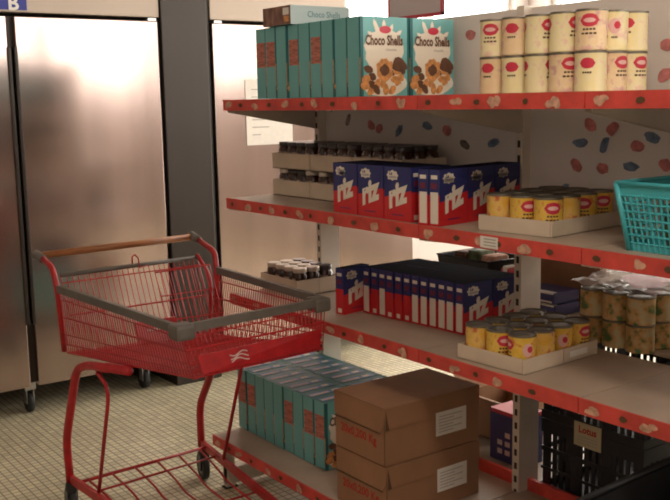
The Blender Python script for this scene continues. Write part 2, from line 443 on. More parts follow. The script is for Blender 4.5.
for (a, b) in bays:
    for z in SZ:
        shelf(a, b, z, XF, XB-.001, seed=sd); sd += 1
    for z in SZ[1:]:
        shelf(a, b, z, 2.98, XC+.052, seed=sd+40); sd += 1
    m = MB().box(1.87, 3.09, a+.002, b-.002, SB-.012, SB, shelf_m).box(1.88, 1.884, a+.002, b-.002, .2, SB-.012, shelf_m)
    sh = gpart(m, 'base_board')
    fascia(MB(), 1.87, a, b, SB, .042, sd+7, -1).build('price_strip', sh)
    fascia(MB(), 3.09, a, b, SB, .042, sd+8, 1).build('price_strip', sh)
    gpart(MB().box(XC-.008, XC+.008, a+.02, b-.02, SB, SB+.045, fascia_m), 'divider_rail')

# small white price ticket on the middle strip
tk = MB().box(-.002, 0, -.035, .035, -.017, .017, paper)
for k in range(3): tk.box(-.0025, -.002, -.028, .02, .008-k*.009, .011-k*.009, paper_txt)
tag(tk.build('price_ticket', loc=(1.9725, 1.955, 1.234)), 'small white price ticket on the middle shelf strip below yellow cans', 'price tag')

# red framed sign above the gondola
sg = thing('price_sign', 'pale sign board with a red border standing on top of the shelving', 'sign', (XC, 2.862, 1.9455))
MB().box(-.004, .004, -.16, .16, .016, .36, pink_in).box(-.002, .002, -.01, .01, 0, .016, chrome).build('board', sg)
fr = MB()
for a, b, c, d in ((-.16, .16, .012, .024), (-.16, .16, .35, .36), (-.16, -.15, .012, .36), (.15, .16, .012, .36)): fr.box(-.006, .006, a, b, c, d, red_s)
fr.build('border', sg)['label'] = 'red border of the sign'

# ------------------------------------------------------------------ cereal boxes
CW, CT, CH = .205, .0715, .266
def cereal_mesh(side):
    """origin = -x,-y bottom corner; front faces -y; spine faces -x"""
    m = MB().box(0, CW, 0, CT, 0, CH, teal, mats=[teal, teal_d, teal, teal, teal, teal])
    e = .0012
    # spine edges
    m.box(-e*.6, 0, 0, .006, 0, CH, teal_d); m.box(-e, -e*.6, -.0, .005, .01, .045, choco); m.box(-e, -e*.6, 0, .004, .045, .13, gold)
    if side:
        m.box(-e, 0, .008, CT-.006, CH*.45, CH*.80, brick)
    m.box(-e, 0, .010, CT-.012, .02, .10, teal)
    # front (-y)
    def P(x, z, d=1): return (x, -e*d*.5, z)
    X, Z = (1,0,0), (0,0,1)
    for k in range(9):
        a = -.2+ k*(PI+.4)/8; L = min(.095+.025*((k*5) % 3), .094/max(.05, abs(math.cos(a))+.12), .100/max(.05, abs(math.sin(a))))
        c = Vector(P(CW/2+math.cos(a)*L*.55, CH*.58+math.sin(a)*L*.62)); u = Vector((math.cos(a), 0, math.sin(a))); w_ = Vector((-math.sin(a), 0, math.cos(a)))
        m.ell(c, u, w_, L*.42, .010, cream, 8)
    m.ell(P(CW/2, CH*.55), X, Z, .085, .078, cream, 22, .10, 5)
    m.ell(P(CW/2, CH*.16), X, Z, .099, .044, cream, 18, .04, 6)
    m.ell(P(CW/2+.005, CH*.84, 2), X, Z, .026, .013, logo_red, 14)
    m.text('Choco Shells', .046, choco, faceM(P(CW/2, CH*.70, 3), X, Z), bold=.0016, width=.165)
    m.text('chocolat', .014, paper_txt, faceM(P(CW/2+.03, CH*.59, 3), X, Z))
    # shells tumbling over a bowl of milk
    r = random.Random(11)
    for k in range(26):
        x = CW*(.08+.84*r.random()); z = CH*(.06+.42*r.random()*(1-.5*abs(x/CW-.5)))
        if z > CH*.50 : z = CH*.4
        m.ell(P(x, z, 2.2+k*.05), Vector((math.cos(k), 0, math.sin(k))), Vector((-math.sin(k), 0, math.cos(k))), .020, .013, gold if k % 3 else choco, 10, .1, k)
    m.ell(P(CW*.80, CH*.40, 4), X, Z, .030, .026, choco, 12, .15, 3)
    m.ell(P(CW*.50, CH*.33, 4), X, Z, .036, .040, gold, 14, .12, 8)
    m.ell(P(CW*.50, CH*.33, 4.4), X, Z, .022, .020, choco, 12, .12, 9)
    m.box(CW*.86, CW*.97, -e*2, 0, .03, .05, paper)
    m.box(0, .012, -e*.6, 0, 0, CH, teal_d)
    # top flap print
    m.box(.012, CW-.03, .030, CT-.008, CH, CH+e, blue_w); m.box(.015, CW*.5, .034, CT-.022, CH+e, CH+1.6*e, pink_in); m.box(CW*.6, CW-.05, .040, CT-.014, CH+e, CH+1.6*e, cream); m.box(.0, CW, .022, .027, CH, CH+.6*e, teal_d); m.box(0, CW, CT-.006, CT, CH, CH+.6*e, teal_d)
    return m
cs = [cereal_mesh(0), cereal_mesh(1)]
protos = {}
def cereal(side, loc, label, group, rot=0):
    if side not in protos:
        o = cs[side].build('cereal_box', loc=loc); protos[side] = o
    else:
        o = protos[side].copy(); COL.objects.link(o); o.location = loc
    o.rotation_euler = (0, 0, rot)
    tag(o, label, 'cereal box', group); return o
ORD = ['first', 'second', 'third', 'fourth', 'fifth', 'sixth', 'seventh', 'eighth', 'ninth', 'tenth', 'eleventh', 'twelfth']
side_top = [0, 0, 0, 1, 0, 1, 0, 0, 1]   # from the near end to the far end
side_top = [0, 0, 0, 1, 0, 1, 0, 1, 1]
gt = 'teal cereal boxes on the top shelf'
y = 2.586
for i in range(9):
    for c in range(2):
        x = XF+.018 + c*(CW+.012) + random.uniform(-.003, .004)
        if i == 0: lab = 'teal Choco Shells cereal box with its full front visible, ' + ('at the shelf edge' if c == 0 else 'behind the first')
        elif c == 0: lab = 'teal cereal box on the top shelf, %s spine from the box front' % ORD[i]
        else: lab = 'teal cereal box in the hidden back row of the top shelf, behind the spines'
        cereal(side_top[i], (x, y+random.uniform(0, .001), SZ[0]+.003), lab, gt)
    y += .0745
# lying box on top
lb = MB().box(0, .27, 0, .19, 0, .068, teal, mats=[teal, pink_in, principled('pale_teal', (.36, .45, .44), .5), teal, teal, principled('brown_print', (.22, .12, .09), .7, noise=(40, .5, (1, 1, .5)))])
lb.box(-.0012, 0, .012, .05, .035, .06, paper).box(-.0012, 0, .012, .045, .01, .03, gold)
lb.text('Choco Shells', .032, teal_d, faceM((.15, -.001, .036), (1,0,0), (0,0,1)), width=.15)
tag(lb.build('cereal_box', loc=(1.985, 2.985, SZ[0]+CH+.006)), 'cereal box lying flat on top of the standing teal boxes', 'cereal box')
gb = 'teal cereal boxes on the bottom shelf'
side_bot = [1, 1, 0, 1, 0, 0, 1, 1, 1]
side_bot = [1, 1, 0, 1, 0, 0, 0, 1, 1]
y = 2.850
for i in range(9):
    for c in range(2):
        x = 2.005+.004*(8-i)*0 + c*(CW+.004) + random.uniform(-.002, .003)
        lab = ('teal cereal box on the bottom shelf, %s spine from the brown cartons' % ORD[i]) if c == 0 else 'teal cereal box on the bottom shelf, back row against the shelf middle'
        cereal(side_bot[i], (x, y, SB+.003), lab, gb)
    y += .0725

# ------------------------------------------------------------------ rice boxes
RW, RT, RH = .138, .0415, .177
def rice_mesh(white):
    m = MB(); e = .0009
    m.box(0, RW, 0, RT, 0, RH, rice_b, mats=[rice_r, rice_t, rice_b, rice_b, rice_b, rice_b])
    for yy, s, R_ in ((0, -1, (1,0,0)), (RT, 1, (-1,0,0))):
        q = yy+s*e*.5
        def fx(t): return t*RW if s < 0 else RW-t*RW
        pts = [(fx(0), q, 0), (fx(1), q, 0), (fx(1), q, RH*.58), (fx(0), q, RH*.42)]
        m.poly(pts, rice_r)
        M = faceM((RW/2+(.004 if s < 0 else -.004), yy+s*e*1.2, RH*.49), Vector(R_)+Vector((0, 0, .30)), (0,0,1))
        M = M @ Matrix(((1, 0, 0, 0), (0, 1, 0, 0), (0, 0, 1, 0), (0,0,0,1)))
        m.text('riz', .105, rice_w, M, bold=.0055, width=.098)
        c = Vector((fx(.32), yy+s*e*1.0, RH*.84)); m.ell(c, R_, (0,0,1), .031, .018, rice_w, 16, .0, 1, .80)
        m.box(c.x-.024, c.x+.024, min(yy+s*e*.9, yy+s*e), max(yy+s*e*.9, yy+s*e), RH*.84-.014, RH*.84+.004, rice_w)
        m.text('Le', .016, rice_b, faceM((fx(.25), yy+s*e*1.6, RH*.875), R_, (0,0,1)), bold=.0006, shear=.3)
        for k in range(3): m.box(min(fx(.19), fx(.46)), max(fx(.19), fx(.46)), min(yy+s*e*1.3, yy+s*e*1.6), max(yy+s*e*1.3, yy+s*e*1.6), RH*(.79+.022*k), RH*(.798+.022*k), rice_b if k < 2 else rice_w)
        m.box(fx(.5)-.03, fx(.5)+.03, min(yy+s*e, yy+s*e*1.5), max(yy+s*e, yy+s*e*1.5), RH*.10, RH*.115, rice_b)
    for xx, s in ((0, -1), (RW, 1)):
        a, b = sorted((xx, xx+s*e)); m.box(a, b, 0, RT, 0, RH*.55, rice_r)
        a, b = sorted((xx+s*e, xx+s*e*1.6))
        m.box(a, b, .008, RT-.008, RH*.83, RH*.90, rice_w)
        m.box(a, b, .010, RT-.008, RH*.66, RH*.76, principled('rice_maroon', (.16, .02, .05), .5) if 'rice_maroon' not in MATS else MATS['rice_maroon'])
        if white: m.box(a, b, .005, RT-.006, RH*.04, RH*.60, rice_w)
        else: m.box(a, b, .010, RT-.012, RH*.04, RH*.13, rice_w)
    return m
rice_me = {}
def rice(white, loc, rot, label, group):
    if white not in rice_me:
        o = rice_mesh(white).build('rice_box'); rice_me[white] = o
    else:
        o = rice_me[white].copy(); COL.objects.link(o)
    o.location = loc; o.rotation_euler = (0, 0, rot)
    tag(o, label, 'rice box', group); return o
g2 = 'rice boxes on the middle shelf'
cols = ['farthest', 'centre', 'nearest']
for j in range(3):
    for k in range(4):
        # front faces -x : rotate -90 deg (front -y -> -x)
        x = 2.005+k*(RT+.0015)
        yv = 2.765-j*.147
        nm = ['beside the jar trays', 'between two others', 'beside the two narrow spines'][j]
        lab = ('blue and red rice box facing the aisle, middle shelf, ' + nm) if k == 0 else 'blue and red rice box standing behind the aisle-facing ones on the middle shelf'
        rice(0, (x-.002*j, yv, SZ[1]+.001), -PI/2, lab, g2)
for k in range(2):
    for c in range(3):
        lab = ('blue and red rice box with broad side toward yellow cans, ' + ['at shelf edge', 'middle of three', 'deepest of three'][c]) if k == 0 else 'blue and red rice box, second layer in from the yellow cans'
        rice(1, (1.998+c*(RW+.003)*math.cos(.13)-k*.006, 2.196+c*(RW+.003)*math.sin(.13)+k*(RT+.004), SZ[1]+.001), .13, lab, g2)
g3 = 'rice boxes on the lower shelf'
whites = [1,1,1,1,1,1,0,0,0,1,0,1]
for k in range(12):
    for c in range(2):
        lab = ('blue and red rice box in long lower row, %s spine from yellow cans' % ORD[k]) if c == 0 else 'blue and red rice box in the back column of the lower row'
        if k == 0: lab = 'blue and red rice box ending the lower row, behind yellow cans, ' + ('front column' if c == 0 else 'back column')
        x = 2.222 - .0035*k + c*(RW+.002) + (random.uniform(-.002, .003))
        rice(whites[k], (x, 2.320+k*(RT+.0012), SZ[2]+.001), 0, lab, g3)
rice(0, (2.095, 2.838, SZ[2]+.001), .13, 'single blue and red rice box turned at the far end of the lower row', g3)

# ------------------------------------------------------------------ cans and jars
def make_can(name, label, cat, d, h, mat, group, logo=True, rot=0):
    t = thing(name, label, cat, group=group)
    r = d/2
    bodyb = MB().lathe([(r*.97, 0), (r, .002), (r, .005), (r*.985, .007), (r*.985, h-.007), (r, h-.005)], mat, 22, cap1=False); lg = bodyb
    if logo:
        # curved oval logo + text bars wrapped on the label
        def wrap(a, z, k=1.0): return (r*.99*k*math.cos(a), r*.99*k*math.sin(a), z)
        for a0, mt, ra, rz, zc, kk in ((PI*1.18, logo_red, .62, .017, h*.72, 1.006), (PI*1.18, logo_pink, .40, .006, h*.72, 1.010), (PI*.45, logo_red, .5, .014, h*.70, 1.006), (PI*1.70, logo_pink, .42, .020, h*.60, 1.006), (PI*1.75, logo_red, .22, .010, h*.62, 1.01)):
            N = 14; vs = [wrap(a0, zc, kk)]+[wrap(a0+ra*math.cos(2*PI*k/N), zc+rz*math.sin(2*PI*k/N), kk) for k in range(N)]
            vs2 = [wrap(a0, zc, kk)]
            M2 = 6
            for i in range(M2):   # strips so the oval follows the curve
                xa = -1+2*i/M2; xb = -1+2*(i+1)/M2
                ha = math.sqrt(max(0, 1-xa*xa))*rz; hb = math.sqrt(max(0, 1-xb*xb))*rz
                lg.add([wrap(a0+ra*xa, zc-ha, kk), wrap(a0+ra*xb, zc-hb, kk), wrap(a0+ra*xb, zc+hb, kk), wrap(a0+ra*xa, zc+ha, kk)], [(0,1,2,3)], mt)
        for a0, z0, w_ in ((PI*1.18, h*.48, .42), (PI*1.18, h*.38, .5), (PI*.45, h*.45, .3), (PI*1.7, h*.3, .2)):
            for i in range(4):
                a, b = a0-w_+2*w_*i/4, a0-w_+2*w_*(i+.75)/4
                lg.add([wrap(a, z0, 1.006), wrap(b, z0, 1.006), wrap(b, z0+.005, 1.006), wrap(a, z0+.005, 1.006)], [(0,1,2,3)], ink)
    lg.build('body', t)
    MB().lathe([(r*1.002, h-.006), (r*1.004, h-.001), (r*1.0, h), (r*.93, h), (r*.91, h-.004), (r*.80, h-.004), (r*.78, h-.003), (r*.3, h-.003)], tin, 22, cap0=False).build('lid', t)
    return t
def place(proto, used, loc, rot, label, group):
    if not used[0]:
        used[0] = True; proto.location = loc; proto.rotation_euler = (0, 0, rot); proto['label'] = label; proto['group'] = group; return proto
    return dup(proto, loc, rot, label, group)
def tray(name, label, loc, rot, W, D, H, group=None, mat=None, notch=False):
    """W along local x, D along local y, corner at origin"""
    mat = mat or tray_m; t = .003
    m = MB().box(0, W, 0, D, 0, t, mat).box(0, W, 0, t, 0, H, mat).box(0, W, D-t, D, 0, H, mat).box(0, t, t, D-t, 0, H, mat).box(W-t, W, t, D-t, 0, H, mat)
    m.box(-.0008, 0, D*.02, D*.022, 0, H, card_m).box(W*.52, W*.523, -.0006, 0, 0, H, card_m)
    if notch: m.box(W*.60, W*.85, -.0012, 0, H*.3, H*.7, paper)
    o = m.build(name, loc=loc, rot=rot); tag(o, label, 'cardboard tray', group); return o
CD, CHT = .0850, .107
canY = make_can('food_can', 'x', 'can', CD, CHT, can_y, None); uY = [False]
canO = make_can('food_can', 'x', 'can', CD, CHT, can_o, None, logo=False); uO = [False]
def can_tray(cx, cy, z, rot, nx, ny, glabel, gname, ids):
    M = Matrix.Rotation(rot, 4, 'Z')
    for i in range(nx):
        for j in range(ny):
            p = M @ Vector((.004+CD/2+i*(CD+.001), .004+CD/2+j*(CD+.001), 0))
            r = random.Random(i*7+j*13+int(z*100)); a = r.choice((0, .6, -1.2, 2.1, 1.0)) + r.uniform(-.2, .2)
            if j == 0 or i == 0:
                where = ids[0] % (['nearest', 'second', 'third', 'last'][ny-1-j] if False else ORD[j]) if i == 0 else ids[1] % ORD[i]
                if i == 0 and j == 0: where = ids[2]
            else: where = glabel
            if (i+j*2) % 3 == 1: place(canO, uO, (cx+p.x, cy+p.y, z+.0035), a, where, gname)
            else: place(canY, uY, (cx+p.x, cy+p.y, z+.0035), a, where, gname)
Ax, Ay = 2.062, 1.798
tray('can_tray', 'low beige cardboard tray of yellow cans on the middle shelf', (Ax, Ay, SZ[1]+.001), .10, 4*(CD+.001)+.008, 3*(CD+.001)+.008, .046)
can_tray(Ax, Ay, SZ[1]+.001, .10, 4, 3, 'yellow can standing inside the tray on the middle shelf behind its edge cans', 'yellow cans in the middle shelf tray',
         ('yellow can in middle shelf tray facing the aisle, %s from near corner', 'yellow can along basket side of middle shelf tray, %s from corner', 'yellow can at the near corner of the middle shelf tray'))
Bx, By = 2.020, 1.858
tray('can_tray', 'low beige cardboard tray of yellow cans on the lower shelf', (Bx, By, SZ[2]+.001), .05, 4*(CD+.001)+.008, 3*(CD+.001)+.008, .046, notch=True)
can_tray(Bx, By, SZ[2]+.001, .05, 4, 3, 'yellow can standing inside the tray on the lower shelf behind its edge cans', 'yellow cans in the lower shelf tray',
         ('yellow can in lower shelf tray facing the aisle, %s from near corner', 'yellow can along right-hand side of lower shelf tray, %s from corner', 'yellow can at the near corner of the lower shelf tray'))
canP = make_can('food_can', 'x', 'can', CD, CHT, can_glare, None); uP = [False]
canQ = make_can('food_can', 'x', 'can', CD, CHT, can_glare_o, None); uQ = [False]
# top shelf double layer of cans
gtc = 'yellow cans stacked two high on the top shelf'
for L in range(2):
    for i in range(3):
        for j in range(5):
            x = 2.035+CD/2+i*(CD+.001); yv = 1.645+CD/2+j*(CD+.004)
            r = random.Random(i*5+j*3+L*31); a = r.choice((0, .5, -1.2, 2.1, 1.0)) + r.uniform(-.2, .2)
            lv = 'upper' if L else 'lower'
            if i == 0: lab = 'glare-paled yellow can on top shelf, %s layer, front row, %s from near end' % (lv, ORD[j])
            elif j == 0: lab = 'glare-paled yellow can on top shelf, %s layer, near end, %s from front' % (lv, ORD[i])
            else: lab = 'glare-paled yellow can inside the %s layer of the top shelf stack' % lv
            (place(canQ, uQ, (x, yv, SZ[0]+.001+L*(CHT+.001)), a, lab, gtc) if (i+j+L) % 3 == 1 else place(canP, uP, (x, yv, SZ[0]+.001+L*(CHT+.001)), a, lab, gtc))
# vegetable cans two high
canV = make_can('food_can', 'x', 'can', .09, .089, can_v, None, logo=False); uV = [False]
gv = 'vegetable cans stacked two high on the lower shelf'
for L in range(2):
    for i in range(3):
        for j in range(3):
            x = 2.457+.046+i*.0915; yv = 1.768+.046+j*.0915
            if abs(yv-YJ1) < .06: continue
            if x-.046 < XC+.05 and x+.046 > XB and yv > 2.2: continue
            lv = 'upper' if L else 'lower'
            if i == 0: lab = 'green and orange vegetable can, %s layer facing the aisle, %s from the near end' % (lv, ORD[j])
            elif j == 0: lab = 'green and orange vegetable can, %s layer at the near end, %s from the aisle' % (lv, ORD[i])
            else: lab = 'green and orange vegetable can in the middle of the %s layer' % lv
            place(canV, uV, (x, yv, SZ[2]+.001+L*.090), random.uniform(0, 6), lab, gv)
for L in range(2):
    for i in range(2):
        x = 2.60+.046+i*.0915
        for yv in (1.50+.046, 1.592+.046):
            place(canV, uV, (x, yv, SZ[2]+.001+L*.090), random.uniform(0, 6), 'vegetable can of the separate rear block right of the main stack, %s layer' % ('upper' if L else 'lower'), 'vegetable cans in the rear block')
# crumpled film on top of the vegetable cans
fm = MB(); nx, ny = 12, 16; vs = []; rr = random.Random(5)
for i in range(nx+1):
    for j in range(ny+1):
        vs.append((.29*i/nx, .33*j/ny, .002+abs(math.sin(i*1.1+j*.5))*.012+rr.uniform(0, .012)+(.025*(i/nx))))
fs = [(i*(ny+1)+j, (i+1)*(ny+1)+j, (i+1)*(ny+1)+j+1, i*(ny+1)+j+1) for i in range(nx) for j in range(ny)]
fm.add(vs, fs, film, True)
for k, (a, b, s_) in enumerate(((.01, .05, .06), (.06, .12, .055), (.13, .05, .05))): fm.ell((a+.02, b, .040+.0015*k), (1,0,.08), (0,1,.0), .05, s_, film_p, 12, .2, k)
tag(fm.build('plastic_film', loc=(2.455, 1.735, SZ[2]+.183)), 'crumpled clear and pink shrink film lying over the vegetable cans', 'plastic film')

# jars
JD, JH = .064, .108
def make_jar(lidmat, label):
    t = thing('jar', label, 'jar'); r = JD/2
    MB().lathe([(r*.9, 0), (r, .004), (r, JH*.72), (r*.86, JH*.80), (r*.84, JH*.84)], jar_g, 18).build('glass', t)
    lbm = MB(); n = 8
    for k in range(n):
        a, b = PI*.75+1.5*k/n, PI*.75+1.5*(k+1)/n
        lbm.add([(r*1.01*math.cos(a), r*1.01*math.sin(a), JH*.2), (r*1.01*math.cos(b), r*1.01*math.sin(b), JH*.2), (r*1.01*math.cos(b), r*1.01*math.sin(b), JH*.62), (r*1.01*math.cos(a), r*1.01*math.sin(a), JH*.62)], [(0,1,2,3)], jar_lb, True)
    lbm.build('label', t)
    MB().lathe([(r*.93, JH*.83), (r*.95, JH*.84), (r*.95, JH*.985), (r*.90, JH)], lidmat, 18).build('lid', t)
    return t
jW = make_jar(lid_w, 'x'); uW = [False]; jB = make_jar(lid_b, 'x'); uB = [False]
def jar_tray(x, y, z, tl, sl, lab_in, group, rot=0, dark=lambda i, j: False):
    tray('jar_tray', tl, (x, y, z), rot, .215, .285, .066, 'cardboard trays of jars')
    M = Matrix.Rotation(rot, 4, 'Z')
    for i in range(3):
        for j in range(4):
            p = M @ Vector((.012+JD/2+i*(JD+.0005), .011+JD/2+j*(JD+.002), 0)); L = (x+p.x, y+p.y, z+.0035); rot_ = random.uniform(-.7, .7)
            lab = lab_in
            if i == 0: lab = 'dark jar, %s from near end in front row, %s' % (ORD[j], sl)
            (place(jB, uB, L, rot_, lab, group) if dark(i, j) else place(jW, uW, L, rot_, lab, group))
tn = ['far', 'middle', 'near']
for L in range(2):
    for k in range(3):
        yy = 3.20-k*.289; lv = 'upper' if L else 'lower'
        place_w = ['at the shelf end', 'second from the shelf end', 'behind the rice boxes'][k]
        jar_tray(2.205, yy, SZ[1]+.001+L*.1135, 'white cardboard jar tray on the middle shelf, %s level, %s' % (lv, place_w), '%s tray %s' % (lv, place_w), 'dark chocolate jar deeper in the %s jar tray %s' % (lv, place_w), 'chocolate jars on the middle shelf', 0, lambda i, j: True if L else (i+j) % 3 != 0)
jar_tray(2.150, 3.235, SZ[2]+.001, 'white cardboard jar tray alone on the lower shelf', 'lower shelf tray', 'pale-lidded chocolate jar deeper in the tray on the lower shelf', 'chocolate jars on the lower shelf', .0, lambda i, j: i == 2)  # back row gets black lids: shade painted in, that row is unlit

# ------------------------------------------------------------------ turquoise basket
tb = thing('plastic_basket', 'turquoise plastic lattice basket at the near end of the middle shelf', 'basket', (2.02, 1.15, SZ[1]+.001))
Wb, Db, Hb = .30, .40, .172
def taper(x, y, z):
    k = z/Hb; ox, oy = .022*(1-k), .030*(1-k)
    return (ox + x*(Wb-2*ox)/Wb, oy + y*(Db-2*oy)/Db, z)
def lattice(mb, side, mat, nz, nn, r=.0032, H=Hb, z0=.02, z1=None, tf=taper, W=None, D=None):
    W = W or Wb; D = D or Db; z1 = z1 or H-.03
    L = D if side in (0, 1) else W
    def P(s, z):
        if side == 0: return tf(0, s, z)
        if side == 1: return tf(W, s, z)
        if side == 2: return tf(s, 0, z)
        return tf(s, D, z)
    for k in range(nn+1):
        s = L*k/nn; mb.tube([P(s, 0), P(s, z1+.005)], r, mat, 4)
    for k in range(nz+1):
        z = z0+(z1-z0)*k/nz; mb.tube([P(0, z), P(L, z)], r, mat, 4)
bs = MB()
for sd_ in range(4): lattice(bs, sd_, turq, 6, 22 if sd_ < 2 else 16)
def ringwall(mb, W, D, z0, z1, t, mat, tf):
    c0 = [tf(*p) for p in ((0,0,z0), (W,0,z0), (W,D,z0), (0,D,z0))]; c1 = [tf(*p) for p in ((0,0,z1), (W,0,z1), (W,D,z1), (0,D,z1))]
    for k in range(4):
        a, b = Vector(c0[k]), Vector(c0[(k+1) % 4]); c, d = Vector(c1[(k+1) % 4]), Vector(c1[k])
        n = (b-a).cross(d-a).normalized()*t
        vs = [a, b, c, d, a-n, b-n, c-n, d-n]
        mb.add(vs, [(0,1,2,3), (7,6,5,4), (0,4,5,1), (1,5,6,2), (2,6,7,3), (3,7,4,0)], mat)
ringwall(bs, Wb, Db, Hb-.034, Hb, .003, turq, taper); ringwall(bs, Wb, Db, 0, .022, .003, turq, taper)
for k in (0.0, 1.0):
    for q in (0.0, 1.0):
        bs.tube([taper(k*Wb, q*Db, 0), taper(k*Wb, q*Db, Hb)], .008, turq, 8)
bs.build('wall_lattice', tb)
MB().tube([taper(0,0,Hb), taper(Wb,0,Hb), taper(Wb,Db,Hb), taper(0,Db,Hb)], .007, turq, 8, closed=True).build('rim', tb)
MB().box(.03, Wb-.03, .036, Db-.036, 0, .004, turq).build('bottom', tb)
for k in range(6):
    pk = MB().box(-.05, .05, -.034, .034, 0, .09+.012*(k % 3), green_g, bev=.015)
    pk.box(-.051, .051, -.012, .012, .03, .05, stick_m)
    tag(pk.build('food_packet', loc=(2.02+.085+(k % 2)*.12, 1.15+.085+(k//2)*.085, SZ[1]+.007), rot=.08*(k-2)), 'dull green food packet inside the turquoise basket', 'packet', 'packets in the turquoise basket')

# ------------------------------------------------------------------ brown cartons
def carton(z, label, loc, rot):
    t = thing('carton', label, 'carton', loc, rot, 'brown cardboard cartons')
    W, D, H = .425, .278, .199
    m = MB().box(0, W, 0, D, 0, H-.004, card_m)
    m.text('20x0,200 Kg', .042, print_red, faceM((-.001, D*.52, H*.38), (0, -1, 0), (0, 0, 1)), bold=.0011, width=D*.72)
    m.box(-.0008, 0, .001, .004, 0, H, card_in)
    m.build('body', t)
    # lid flap with angled end overlapping the aisle side
    l = MB(); e = .0035; zb = H*.56
    pts = [(-e, -.001, H), (-e, D, H), (-e, D, zb+.006), (-e, .022, zb), (-e, .004, H*.70)]
    l.add(pts+[(p[0]+e*.8, p[1], p[2]) for p in pts], [(0,1,2,3,4), (9,8,7,6,5), (2,7,8,3), (3,8,9,4), (4,9,5,0), (1,6,7,2)], card_m)
    l.box(-e, W, -.001, D, H-.003, H+.001, card_m)
    l.build('lid', t)
    l2 = MB().box(0, W, -e, -.0005, H*.63, H+.0005, card_m)
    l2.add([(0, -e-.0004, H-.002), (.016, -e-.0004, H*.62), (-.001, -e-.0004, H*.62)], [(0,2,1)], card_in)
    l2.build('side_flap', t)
    g = MB().box(-e-.0006, -e+.0002, .022, D, zb-.004, zb, card_in).build('painted_flap_shadow', t)  # dark strip painted as the shade below the flap edge
    lb = MB().box(.22, .36, -.0055, -.004, H*.28, H*.70, paper)
    for k in range(6): lb.box(.232, .30+.04*((k*3) % 2), -.0062, -.0055, H*(.34+.055*k), H*(.352+.055*k), paper_txt)
    lb.build('paper_label', t)['label'] = 'white printed address label'
    return t
carton(0, 'lower brown cardboard carton marked 20x0,200 Kg on the bottom shelf', (1.893, 2.338, SB+.002), .01)
carton(1, 'upper brown cardboard carton marked 20x0,200 Kg, on top of its twin', (1.888, 2.342, SB+.205), -.005)

# ------------------------------------------------------------------ black crates
def crate(label, loc, W, D, H, card=False, group='black plastic crates'):
    t = thing('plastic_crate', label, 'crate', loc, 0, group)
    tf = lambda x, y, z: (x, y, z)
    m = MB()
    for x in (0, W):
        for k in range(int(D/.028)+1):
            y = D*k/int(D/.028); wd = .016 if k % 5 else .036
            m.box(x-.002, x+.002, max(0, y-wd/2), min(D, y+wd/2), 0, H, dark_pl)
    for y in (0, D):
        for k in range(int(W/.028)+1):
            x = W*k/int(W/.028); wd = .016 if k % 5 else .036
            m.box(max(0, x-wd/2), min(W, x+wd/2), y-.002, y+.002, 0, H, dark_pl)
    m.build('wall_lattice', t)
    b = MB()
    for z0, z1 in ((0, .03), (H*.30, H*.34), (H*.56, H*.62), (H-.05, H)):
        b.box(-.006, W+.006, -.006, 0, z0, z1, dark_pl).box(-.006, W+.006, D, D+.006, z0, z1, dark_pl).box(-.006, 0, 0, D, z0, z1, dark_pl).box(W, W+.006, 0, D, z0, z1, dark_pl)
    b.build('rim', t)
    MB().box(0, W, 0, D, 0, .006, dark_pl).build('bottom', t)
    if card:
        c = MB().box(-.010, -.008, D*.53, D*.78, H*.38, H*.74, principled('card_cream', (.50, .44, .28), .8))
        c.text('Lotus', .034, print_red, faceM((-.0106, D*.655, H*.63), (0, -1, 0), (0, 0, 1)), bold=.0012, width=.075)
        for k in range(3): c.box(-.0106, -.010, D*.56, D*.74, H*(.44+.04*k), H*(.448+.04*k), paper_txt)
        c.build('card_label', t)['label'] = 'cream card with red lettering'
    return t
crate('lower black lattice crate on the base shelf behind the shelving post', (2.52, 1.80, SB+.002), .50, .42, .27)
crate('upper black lattice crate with a cream card, stacked behind the shelving post', (2.52, 1.80, SB+.274), .50, .42, .27)
for q in range(2): crate('%s black lattice crate of the neighbouring stack on the base shelf near the dark bin' % ('lower' if q == 0 else 'upper'), (2.55, 1.13, SB+.002+.272*q), .50, .44, .27)
# put the card on the lower row height seen in the photo
cc = [o for o in bpy.data.objects if o.name.startswith('plastic_crate')][0]
c = MB().box(-.010, -.008, .16, .275, .215, .300, principled('card_cream', (.50, .44, .28), .8))
c.text('Lotus', .034, print_red, faceM((-.0106, .217, .275), (0, -1, 0), (0, 0, 1)), bold=.0012, width=.075)
for k in range(3): c.box(-.0106, -.010, .175, .26, .226+.011*k, .229+.011*k, paper_txt)
up = [o for o in bpy.data.objects if o.name.startswith('plastic_crate')][1]
cco = c.build('card_label', up, loc=(0, 0, -.272)); cco['label'] = 'cream card with red lettering'
# dark bin, foreground
bn = thing('storage_bin', 'dark grey plastic bin with a rounded rim at the near end of the bottom shelf', 'bin', (1.93, 1.06, SB+.002), .06)
binm = principled('charcoal_plastic', (.028, .028, .030), .5)
WB, DB, HB = .46, .49, .35
tfb = lambda x, y, z: (.03*(1-z/HB)+x*(WB-.06*(1-z/HB))/WB, .03*(1-z/HB)+y*(DB-.06*(1-z/HB))/DB, z)
m = MB(); ringwall(m, WB, DB, 0, HB, .004, binm, tfb); m.box(.03, WB-.03, .03, DB-.03, 0, .005, binm); m.build('body', bn)
MB().tube([tfb(.0,.0,HB), tfb(WB,0,HB), tfb(WB,DB,HB), tfb(0,DB,HB)], .012, binm, 8, closed=True).build('rim', bn)

